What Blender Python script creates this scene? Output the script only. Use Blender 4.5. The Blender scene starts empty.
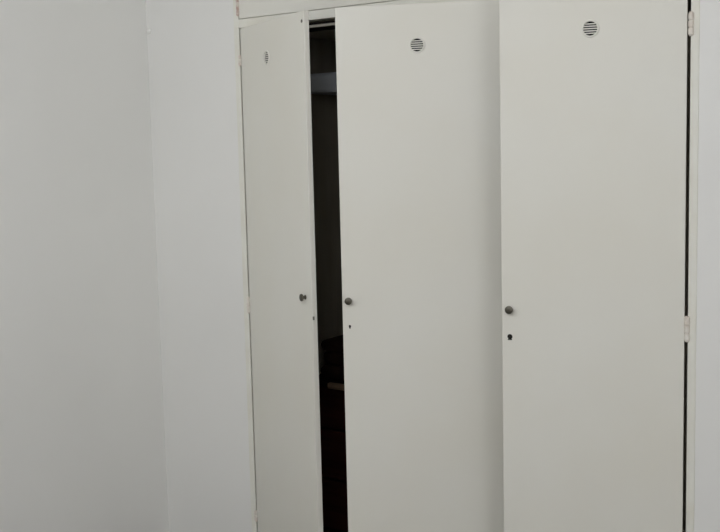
import bpy, bmesh, math, random
from mathutils import Vector, Matrix
random.seed(4)
scene = bpy.context.scene
COL = scene.collection

# ------------------------------------------------------------------ measures (metres)
XC = -0.4476                  # left corner of the room
XR = 1.5354                   # hinge line of the right door
H1, H2 = 1.9263, 1.9550       # underside and top of the frame rail
ZV, ZK, ZKH = 1.8057, 1.05, 0.967
T = 0.018                     # door thickness
A1, A2, A3 = 0.4589, 0.4173, 0.2950
ROOM_R, ROOM_B, CEIL = 3.55, -3.75, 2.60
WALL_Y = 0.003


# ------------------------------------------------------------------ materials
def lin(c):
    c /= 255.0
    return c / 12.92 if c <= 0.04045 else ((c + 0.055) / 1.055) ** 2.4


def rgb(r, g, b):
    return (lin(r), lin(g), lin(b), 1.0)


def mat(name, col, rough=0.5, metal=0.0, spec=0.3):
    m = bpy.data.materials.new(name)
    m.use_nodes = True
    b = m.node_tree.nodes['Principled BSDF']
    b.inputs['Base Color'].default_value = col
    b.inputs['Roughness'].default_value = rough
    b.inputs['Metallic'].default_value = metal
    b.inputs['Specular IOR Level'].default_value = spec
    return m


def mottle(m, col_a, col_b, scale, lo=0.35, hi=0.65, bump=0.0, bump_scale=120.0, stretch=(1, 1, 1)):
    nt = m.node_tree
    N, L = nt.nodes, nt.links
    b = N['Principled BSDF']
    tc = N.new('ShaderNodeTexCoord')
    mp = N.new('ShaderNodeMapping')
    mp.inputs['Scale'].default_value = stretch
    L.new(tc.outputs['Object'], mp.inputs['Vector'])
    n = N.new('ShaderNodeTexNoise')
    n.inputs['Scale'].default_value = scale
    n.inputs['Detail'].default_value = 4
    L.new(mp.outputs['Vector'], n.inputs['Vector'])
    r = N.new('ShaderNodeValToRGB')
    r.color_ramp.elements[0].position = lo
    r.color_ramp.elements[1].position = hi
    r.color_ramp.elements[0].color = col_a
    r.color_ramp.elements[1].color = col_b
    L.new(n.outputs['Fac'], r.inputs['Fac'])
    L.new(r.outputs['Color'], b.inputs['Base Color'])
    if bump:
        n2 = N.new('ShaderNodeTexNoise')
        n2.inputs['Scale'].default_value = bump_scale
        n2.inputs['Detail'].default_value = 3
        L.new(mp.outputs['Vector'], n2.inputs['Vector'])
        bp = N.new('ShaderNodeBump')
        bp.inputs['Strength'].default_value = bump
        bp.inputs['Distance'].default_value = 0.002
        L.new(n2.outputs['Fac'], bp.inputs['Height'])
        L.new(bp.outputs['Normal'], b.inputs['Normal'])
    return m


M_WALL = mottle(mat('wall_paint', rgb(230, 230, 227), 0.85, spec=0.15), rgb(229, 229, 226), rgb(232, 232, 229), 1.6,
                bump=0.10, bump_scale=60)
M_CEIL = mat('ceiling_paint', rgb(238, 238, 234), 0.9, spec=0.1)
M_FLOOR = mottle(mat('floor_boards', rgb(78, 70, 60), 0.5), rgb(70, 62, 52), rgb(88, 80, 70), 3.0, stretch=(1, 9, 1))
M_DOOR = mottle(mat('door_paint', rgb(225, 224, 215), 0.42, spec=0.3), rgb(224, 222, 212), rgb(226, 225, 217), 2.2,
                bump=0.05, bump_scale=35)
M_FRAME = mottle(mat('frame_paint', rgb(228, 227, 218), 0.5), rgb(225, 223, 212), rgb(230, 230, 222), 9.0, bump=0.08)
M_HINGE = mottle(mat('painted_hinge', rgb(222, 216, 206), 0.5), rgb(216, 206, 195), rgb(227, 223, 214), 40.0)
M_RUST = mottle(mat('worn_hinge', rgb(200, 175, 165), 0.6), rgb(182, 146, 134), rgb(220, 212, 203), 45.0, 0.36, 0.58)
M_KNOB = mat('knob_metal', rgb(96, 93, 84), 0.42, metal=0.75)
M_STEEL = mat('lock_steel', rgb(128, 124, 116), 0.45, metal=0.7)
M_HOLE_SHADE = mat('hole_shade', rgb(22, 21, 19), 0.9)  # near-black colour for the shade inside vent slots and keyholes
M_GRILLE = mat('grille_plastic', rgb(224, 223, 214), 0.45)
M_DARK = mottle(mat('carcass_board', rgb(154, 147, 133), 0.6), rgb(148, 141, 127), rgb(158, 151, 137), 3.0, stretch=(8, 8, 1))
M_BATTEN = mat('grey_batten', rgb(182, 178, 166), 0.6)
M_LIP = mottle(mat('blue_grey_board', rgb(188, 193, 200), 0.6), rgb(182, 187, 194), rgb(194, 199, 206), 6.0)
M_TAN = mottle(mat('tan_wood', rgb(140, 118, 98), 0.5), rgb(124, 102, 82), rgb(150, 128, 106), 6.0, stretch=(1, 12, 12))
M_SHADE = mat('shaded_board', rgb(26, 22, 19), 0.7, spec=0.1)  # boards coloured near black to stand in for shade inside the wardrobe
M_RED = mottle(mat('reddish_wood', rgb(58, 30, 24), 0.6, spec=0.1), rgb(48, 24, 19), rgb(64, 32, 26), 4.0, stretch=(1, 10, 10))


# ------------------------------------------------------------------ mesh helpers
def box(bm, x0, x1, y0, y1, z0, z1):
    vs = [bm.verts.new((x, y, z)) for z in (z0, z1) for y in (y0, y1) for x in (x0, x1)]
    for f in ((0, 2, 3, 1), (4, 5, 7, 6), (0, 1, 5, 4), (2, 6, 7, 3), (0, 4, 6, 2), (1, 3, 7, 5)):
        bm.faces.new([vs[i] for i in f])
    return vs


def bevel_all(bm, w, seg=2):
    bmesh.ops.bevel(bm, geom=list(bm.edges), offset=w, segments=seg, profile=0.5, affect='EDGES', clamp_overlap=True)


def lathe(bm, prof, seg=28, axis='Y', centre=(0, 0, 0)):
    """prof: (radius, height) pairs turned about the axis"""
    rings = []
    for r, h in prof:
        ring = []
        for i in range(seg):
            a = 2 * math.pi * i / seg
            c, s = r * math.cos(a), r * math.sin(a)
            p = (c, h, s) if axis == 'Y' else (c, s, h)
            ring.append(bm.verts.new(Vector(p) + Vector(centre)))
        rings.append(ring)
    for a, b in zip(rings, rings[1:]):
        for i in range(seg):
            j = (i + 1) % seg
            bm.faces.new((a[i], a[j], b[j], b[i]))
    bm.faces.new(rings[0])
    bm.faces.new(list(reversed(rings[-1])))


def prism_y(bm, pts, y0, y1):
    a = [bm.verts.new((x, y0, z)) for x, z in pts]
    b = [bm.verts.new((x, y1, z)) for x, z in pts]
    n = len(pts)
    bm.faces.new(a)
    bm.faces.new(list(reversed(b)))
    for i in range(n):
        j = (i + 1) % n
        bm.faces.new((a[i], b[i], b[j], a[j]))


def link(name, bm, material, parent=None, smooth=False):
    bmesh.ops.recalc_face_normals(bm, faces=bm.faces)
    me = bpy.data.meshes.new(name)
    bm.to_mesh(me)
    bm.free()
    if smooth:
        for p in me.polygons:
            p.use_smooth = True
        try:
            me.set_sharp_from_angle(angle=math.radians(38))
        except Exception:
            pass
    me.materials.append(material)
    o = bpy.data.objects.new(name, me)
    COL.objects.link(o)
    if parent:
        o.parent = parent
    return o


def bevel_box(name, dims, material, parent, w=0.0015, seg=2):
    bm = bmesh.new()
    box(bm, *dims)
    if w:
        bevel_all(bm, w, seg)
    return link(name, bm, material, parent)


def cut(o, bm_cutter):
    """take the cutter's volume out of o's mesh"""
    bmesh.ops.recalc_face_normals(bm_cutter, faces=bm_cutter.faces)
    me = bpy.data.meshes.new('cutter')
    bm_cutter.to_mesh(me)
    bm_cutter.free()
    c = bpy.data.objects.new('cutter', me)
    COL.objects.link(c)
    c.matrix_world = o.matrix_world.copy()
    md = o.modifiers.new('cut', 'BOOLEAN')
    md.operation = 'DIFFERENCE'
    md.solver = 'EXACT'
    md.object = c
    bpy.context.view_layer.update()
    dg = bpy.context.evaluated_depsgraph_get()
    new = bpy.data.meshes.new_from_object(o.evaluated_get(dg))
    o.modifiers.clear()
    old = o.data
    o.data = new
    bpy.data.meshes.remove(old)
    bpy.data.objects.remove(c)
    bpy.data.meshes.remove(me)
    new.name = o.name


def structure(o, label=None):
    o['kind'] = 'structure'
    if label:
        o['label'] = label
        o['category'] = 'wall'
    return o


# ------------------------------------------------------------------ the room
W_TOP = 2.44                                   # top of the wardrobe opening
FL, FR = -0.026, XR + 0.026                    # outer edges of the wardrobe frame
bm = bmesh.new()
box(bm, XC - 0.12, FL, WALL_Y, 0.13, 0, CEIL)
box(bm, FR, ROOM_R + 0.12, WALL_Y, 0.13, 0, CEIL)
box(bm, FL, FR, WALL_Y, 0.13, W_TOP, CEIL)
structure(link('wall_back', bm, M_WALL))
bm = bmesh.new(); box(bm, XC - 0.12, XC, ROOM_B - 0.12, WALL_Y, 0, CEIL); structure(link('wall_left', bm, M_WALL))
bm = bmesh.new(); box(bm, ROOM_R, ROOM_R + 0.12, ROOM_B - 0.12, WALL_Y, 0, CEIL); structure(link('wall_right', bm, M_WALL))
bm = bmesh.new(); box(bm, XC, ROOM_R, ROOM_B - 0.12, ROOM_B, 0, CEIL); structure(link('wall_front', bm, M_WALL))
bm = bmesh.new(); box(bm, XC - 0.12, ROOM_R + 0.12, ROOM_B - 0.12, 0.75, -0.1, 0); structure(link('floor', bm, M_FLOOR))
bm = bmesh.new(); box(bm, XC - 0.12, ROOM_R + 0.12, ROOM_B - 0.12, 0.75, CEIL, CEIL + 0.1); structure(link('ceiling', bm, M_CEIL))

# small painted-over plug in the corner
bm = bmesh.new()
lathe(bm, [(0.0105, WALL_Y + 0.001), (0.0105, WALL_Y - 0.003), (0.008, WALL_Y - 0.006), (0.003, WALL_Y - 0.0075)], 20)
o = link('wall_plug', bm, M_WALL, smooth=True)
o.location = (XC + 0.0115, 0, 1.953)
o['label'] = 'small painted-over round plug high in the wall corner left of the wardrobe'
o['category'] = 'wall plug'

# ------------------------------------------------------------------ the built-in wardrobe
ward = bpy.data.objects.new('wardrobe', None)
COL.objects.link(ward)
ward.location = ((FL + FR) / 2, 0.0, 0.0)
ward.empty_display_size = 0.2
ward['label'] = 'off-white built-in wardrobe with three tall doors standing ajar between plain walls'
ward['category'] = 'wardrobe'
OFF = Vector(ward.location)
bpy.context.view_layer.update()


def wbox(name, dims, material, w=0.0015, parent=None):
    """a part given in room coordinates"""
    x0, x1, y0, y1, z0, z1 = dims
    return bevel_box(name, (x0 - OFF.x, x1 - OFF.x, y0, y1, z0, z1), material, parent or ward, w)


MULL0, MULL1 = 1.0035, 1.0355
wbox('jamb', (FL, -0.0035, 0.0, 0.06, 0.0, W_TOP), M_FRAME, 0.002)
wbox('jamb', (XR + 0.0036, FR, 0.0, 0.06, 0.0, W_TOP), M_FRAME, 0.002)
wbox('mullion', (MULL0, MULL1, 0.0, 0.06, 0.07, H1), M_FRAME)
bm = bmesh.new()
box(bm, -0.0035 - OFF.x, MULL1 - OFF.x, 0.0005, 0.04, H1, H2)
box(bm, MULL1 - OFF.x, XR + 0.0036 - OFF.x, 0.0005, 0.04, H1 + 0.011, H2)
link('rail', bm, M_FRAME, ward)
wbox('top_rail', (-0.0035, XR + 0.0042, 0.0005, 0.04, 2.40, W_TOP), M_FRAME)
wbox('plinth', (-0.0035, XR + 0.0042, 0.002, 0.04, 0.0, 0.07), M_FRAME)
# the dark inside: side panels, back, ceiling board, bottom
bm = bmesh.new()
X0, X1, YB = -0.0035 - OFF.x, XR + 0.0042 - OFF.x, 0.60
box(bm, X0 - 0.02, X0, 0.06, YB, 0.0, W_TOP)
box(bm, X1, X1 + 0.02, 0.06, YB, 0.0, W_TOP)
box(bm, X0 - 0.02, X1 + 0.02, YB, YB + 0.02, 0.0, W_TOP)
box(bm, X0, X1, 0.06, YB, 1.9228, 1.945)
box(bm, X0 - 0.02, X1 + 0.02, 0.06, YB + 0.02, W_TOP - 0.02, W_TOP)
box(bm, MULL0 + 0.006 - OFF.x, MULL0 + 0.026 - OFF.x, 0.06, YB, 0.07, 1.914)
carc = link('carcass', bm, M_DARK, ward)
carc['label'] = 'dim board-lined inside of the wardrobe'
wbox('bottom_board', (-0.0033, XR + 0.0034, 0.041, YB - 0.001, 0.045, 0.070), M_SHADE, 0.001)  # shade at the bottom is put into its dark colour
b = wbox('inner_top', (-0.003, 1.003, 0.041, 0.20, 1.9160, 1.9225), M_SHADE, 0.001)  # dark strip painted in for the shade under the top
b['label'] = 'dark strip standing in for the shade behind the top rail'
b = wbox('batten', (-0.003, 1.003, 0.042, 0.056, 1.9080, 1.9160), M_BATTEN, 0.001)
b['label'] = 'thin grey batten under the top inside the wardrobe'
PX1 = MULL0 + 0.006
s = wbox('shelf', (-0.0035, PX1, 0.36, YB, 1.715, 1.788), M_LIP, 0.012)
s['label'] = 'blue-grey shelf high inside the wardrobe'
wbox('shelf', (-0.0035, PX1, 0.305, YB, 0.630, 0.649), M_SHADE, 0.002)  # dark colour stands in for the shade over this shelf
s = wbox('lit_shelf_edging', (0.115, PX1, 0.290, 0.306, 0.628, 0.650), M_TAN, 0.003)  # left end left off to stand in for shade on the edge
s['label'] = 'lit part of the tan wooden front edge of the low shelf inside the wardrobe'
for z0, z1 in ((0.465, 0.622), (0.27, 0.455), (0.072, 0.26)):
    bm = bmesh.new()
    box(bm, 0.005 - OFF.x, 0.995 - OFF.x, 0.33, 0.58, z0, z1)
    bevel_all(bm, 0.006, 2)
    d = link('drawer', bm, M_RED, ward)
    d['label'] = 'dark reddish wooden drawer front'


# made-up dark bundle on the low shelf, added to darken the gap
M_FILLER = mottle(mat('filler_cloth', rgb(40, 30, 25), 0.9, spec=0.05), rgb(32, 24, 20), rgb(52, 37, 31), 14.0, bump=0.4, bump_scale=70)
bm = bmesh.new()
zc = 0.6493
for i, (hx, hy, hz) in enumerate(((0.235, 0.105, 0.026), (0.228, 0.100, 0.024), (0.232, 0.102, 0.022))):
    seg, rows = 48, 7
    rings = []
    for j in range(rows + 1):
        t = math.pi * j / rows
        k = 0.90 + 0.10 * math.sin(t)
        z = zc + hz - hz * math.cos(t)
        ring = []
        for q in range(seg):
            a = 2 * math.pi * q / seg
            ca, sa = math.cos(a), math.sin(a)
            e = 0.28
            wob = 1 + 0.012 * math.sin(5 * a + i * 2 + j) + 0.008 * math.sin(11 * a + 3 * i)
            ring.append(bm.verts.new((0.26 + hx * k * wob * math.copysign(abs(ca) ** e, ca),
                                      0.45 + hy * k * wob * math.copysign(abs(sa) ** e, sa), z)))
        rings.append(ring)
    for p, q in zip(rings, rings[1:]):
        for v in range(seg):
            w_ = (v + 1) % seg
            bm.faces.new((p[v], p[w_], q[w_], q[v]))
    bm.faces.new(rings[0])
    bm.faces.new(list(reversed(rings[-1])))
    zc += 2 * hz
o = link('filler_bundle', bm, M_FILLER, smooth=True)
o['label'] = 'added dark brown bundle on the low shelf, darkening the gap into the wardrobe'
o['category'] = 'bundle'


# ---- sub-parts shared by the doors (door frame: x to the free edge, front face at y = 0)
def make_grille(parent, u, sgn, zv=ZV):
    bm = bmesh.new()
    R, r = 0.0240, 0.0185
    seg = 32
    prof = [(r, 0.0034), (r, -0.0010), (r + 0.0012, -0.0026), (R - 0.0012, -0.0024), (R, -0.0010), (R, 0.0)]
    rings = []
    for rr, h in prof:
        rings.append([bm.verts.new((rr * math.cos(2 * math.pi * i / seg), h, rr * math.sin(2 * math.pi * i / seg))) for i in range(seg)])
    for a, c in zip(rings, rings[1:]):
        for i in range(seg):
            j = (i + 1) % seg
            bm.faces.new((a[i], a[j], c[j], c[i]))
    n = 5
    pitch = 2 * r / (n + 1)
    for k in range(n):
        z = -r + (k + 1) * pitch
        hw = math.sqrt(r * r - z * z) + 0.0006
        box(bm, -hw, hw, -0.0004, 0.0016, z - 0.00145, z + 0.00145)
    g = link('vent_grille', bm, M_GRILLE, parent)
    g['label'] = 'small round vent with horizontal slots'
    g.location = (sgn * u, 0, zv)
    bm = bmesh.new()
    lathe(bm, [(0.0188, 0.0), (0.0188, 0.001)], 28)
    k = link('vent_shade', bm, M_HOLE_SHADE, parent)  # dark disc added so the slots read as shaded
    k['label'] = 'dark disc standing in for the shade behind the vent slots'
    k.location = (sgn * u, 0.0026, zv)
    return g


def make_knob(parent, u, sgn):
    bm = bmesh.new()
    lathe(bm, [(0.0075, 0.0005), (0.0075, -0.0015), (0.0050, -0.0028), (0.0048, -0.0078), (0.0072, -0.0096),
               (0.0108, -0.0112), (0.0116, -0.0136), (0.0110, -0.0164), (0.0080, -0.0180), (0.0030, -0.0186)], 28)
    k = link('knob', bm, M_KNOB, parent, smooth=True)
    k['label'] = 'small round dark grey metal knob'
    k.location = (sgn * u, 0, ZK - (0.0022 if sgn < 0 else 0.0))
    return k


def make_hinge(parent, z0, z1, material, dx=0.0, r=0.0058, label=None):
    bm = bmesh.new()
    n = 3
    h = (z1 - z0) / n
    for i in range(n):
        a = z0 + i * h + 0.0005
        c = a + h - 0.001
        lathe(bm, [(r * 0.75, a), (r, a + 0.0012), (r, c - 0.0012), (r * 0.75, c)], 18, axis='Z', centre=(dx, -0.0015, 0))
    lathe(bm, [(r * 0.7, z0 - 0.002), (r * 0.7, z1 + 0.002)], 12, axis='Z', centre=(dx, -0.0015, 0))
    o = link('hinge', bm, material, parent, smooth=True)
    if label:
        o['label'] = label
    return o


def keyhole_pts(u, z, rad, drop, wide):
    pts = [(u + rad * math.cos(a), z + rad * math.sin(a)) for a in [math.radians(-50 + 280 * i / 14) for i in range(15)]]
    return pts + [(u - wide, z - drop), (u + wide, z - drop)]


def keyhole(door, u, z, rad, drop, wide):
    cb = bmesh.new()
    prism_y(cb, keyhole_pts(u, z, rad, drop, wide), -0.01, 0.012)
    cut(door, cb)
    bm = bmesh.new()
    prism_y(bm, keyhole_pts(u, z, rad, drop, wide), 0.0015, 0.0125)  # dark plug stands in for the shade inside the hole
    o = link('keyhole', bm, M_HOLE_SHADE, door)
    o['label'] = 'small black keyhole under the knob'


def make_door(hinge_x, angle, width, sgn, vent_u, top=H1 - 0.003, zv=ZV, name='door'):
    """sgn=+1: hinged on its left, free edge to +x; -1: hinged on its right"""
    bm = bmesh.new()
    a, c = sgn * 0.0047, sgn * width
    box(bm, min(a, c), max(a, c), 0.0, T, 0.075, top)
    bevel_all(bm, 0.0018, 2)
    d = link(name, bm, M_DOOR, ward)
    d.location = (hinge_x - OFF.x, 0, 0)
    d.rotation_euler = (0, 0, -sgn * angle)
    bpy.context.view_layer.update()
    cb = bmesh.new()
    lathe(cb, [(0.0189, -0.01), (0.0189, 0.0105)], 32, centre=(sgn * vent_u, 0, zv))
    cut(d, cb)
    make_grille(d, vent_u, sgn, zv)
    return d


KU = 0.0218
HZ = ((1.7780, 1.8360), (0.9732, 1.0390), (0.190, 0.245))

# left door
d1 = make_door(0.0, A1, 0.4972, 1, 0.2175, zv=ZV + 0.002)
d1['label'] = 'left wardrobe door swung far open, hinged beside the bare wall'
make_knob(d1, 0.4972 - KU - 0.022, 1)
for z0, z1 in ((1.800, 1.834), (0.945, 1.000), (0.191, 0.226)):
    make_hinge(d1, z0, z1, M_HINGE, -0.0012, 0.0068)
bm = bmesh.new()                                 # lock plate on the edge
box(bm, 0.4968, 0.4980, 0.0015, 0.0075, 0.983, 0.994)
o = link('lock_bolt', bm, M_STEEL, d1)
o['label'] = 'small grey lock bolt on the door edge'
bm = bmesh.new()                                 # small dark catch near the top corner
lathe(bm, [(0.0052, 0.0005), (0.0052, -0.0012), (0.0032, -0.0022)], 16, centre=(0.484, 0, 1.893))
o = link('catch_pin', bm, M_STEEL, d1, smooth=True)
o['label'] = 'small dark catch near the top corner'

# middle door
d2 = make_door(1.0, A2, 0.4949, -1, 0.2515, zv=ZV - 0.0017)
d2['label'] = 'middle wardrobe door ajar beside the dark gap'
make_knob(d2, 0.4949 - KU, -1)
keyhole(d2, -(0.4949 - KU), ZKH + 0.002, 0.0038, 0.0072, 0.0030)
for z0, z1 in HZ:
    make_hinge(d2, z0, z1, M_HINGE, 0.002)

# right door
d3 = make_door(XR, A3, 0.4961, -1, 0.2522, H1 + 0.008, ZV + 0.0040)
d3['label'] = 'right wardrobe door ajar, overlapping the middle door'
make_knob(d3, 0.4961 - KU, -1)
keyhole(d3, -(0.4961 - KU), ZKH + 0.003, 0.0074, 0.0098, 0.0070)
for (z0, z1), dx in zip(HZ, (0.0048, 0.0018, 0.0018)):
    make_hinge(d3, z0, z1, M_HINGE, dx, 0.0074)

# the cupboard doors above
for x0, x1, first in ((0.0, 0.9985, True), (MULL0 + 0.028, XR, False)):
    u = wbox('upper_door', (x0, x1, 0.0, T, H2 + 0.0018, 2.398), M_DOOR, 0.0015)
    hx = (-0.004 if first else XR + 0.004) - OFF.x
    for z0, z1 in ((1.968, 2.022), (2.29, 2.344)):
        h = make_hinge(u, z0, z1, M_RUST if first else M_HINGE, hx, 0.0052)
        if first:
            h['label'] = 'worn hinge with reddish rust showing through the paint'

# ------------------------------------------------------------------ light
def lamp(name, kind, loc, energy, size, rot=(0, 0, 0)):
    l = bpy.data.lights.new(name, kind)
    l.energy = energy
    l.color = LAMP if kind == 'POINT' else SIDE
    if kind == 'POINT':
        l.shadow_soft_size = size
    else:
        l.size = size
    o = bpy.data.objects.new(name, l)
    COL.objects.link(o)
    o.location = loc
    o.rotation_euler = rot


LAMP, SIDE = (1.0, 1.008, 1.068), (1.0, 1.008, 1.068)
lamp('ceiling_lamp_light', 'POINT', (0.4, -2.3, 2.3), 19.6, 0.2)
lamp('ceiling_lamp_light', 'POINT', (1.75, -2.3, 2.3), 21, 0.2)
lamp('side_soft_light', 'AREA', (3.5, -2.6, 1.5), 16.5, 1.3, (0, math.pi / 2, 0))  # unseen soft light added on the right for the door shading

w = bpy.data.worlds.new('world')
scene.world = w
w.use_nodes = True
w.node_tree.nodes['Background'].inputs[0].default_value = (0.5, 0.55, 0.6, 1)
w.node_tree.nodes['Background'].inputs[1].default_value = 0.0

# ------------------------------------------------------------------ camera
F, CX, D, CZ, YAW, PIT, ROL = 1053.787, 2.41164, 2.77991, 1.49899, 0.60797, 0.108421, -0.023754
s, c = math.sin(YAW), math.cos(YAW)
fw = Vector((-s * math.cos(PIT), c * math.cos(PIT), -math.sin(PIT)))
rt = Vector((c, s, 0))
up = rt.cross(fw)
r2 = rt * math.cos(ROL) + up * math.sin(ROL)
u2 = up * math.cos(ROL) - rt * math.sin(ROL)
cam = bpy.data.cameras.new('camera')
cam.sensor_fit = 'HORIZONTAL'
cam.sensor_width = 36
cam.lens = F / 720 * 36
cam.clip_start = 0.02
co = bpy.data.objects.new('camera', cam)
COL.objects.link(co)
m = Matrix((r2, u2, -fw)).transposed().to_4x4()
m.translation = Vector((CX, -D, CZ))
co.matrix_world = m
scene.camera = co

scene.cycles.use_denoising = True
scene.cycles.max_bounces = 16
scene.cycles.diffuse_bounces = 10
vs = scene.view_settings
vs.view_transform = 'Standard'
vs.look = 'None'
vs.gamma = 1
vs.use_curve_mapping = False
vs.exposure = 0.0
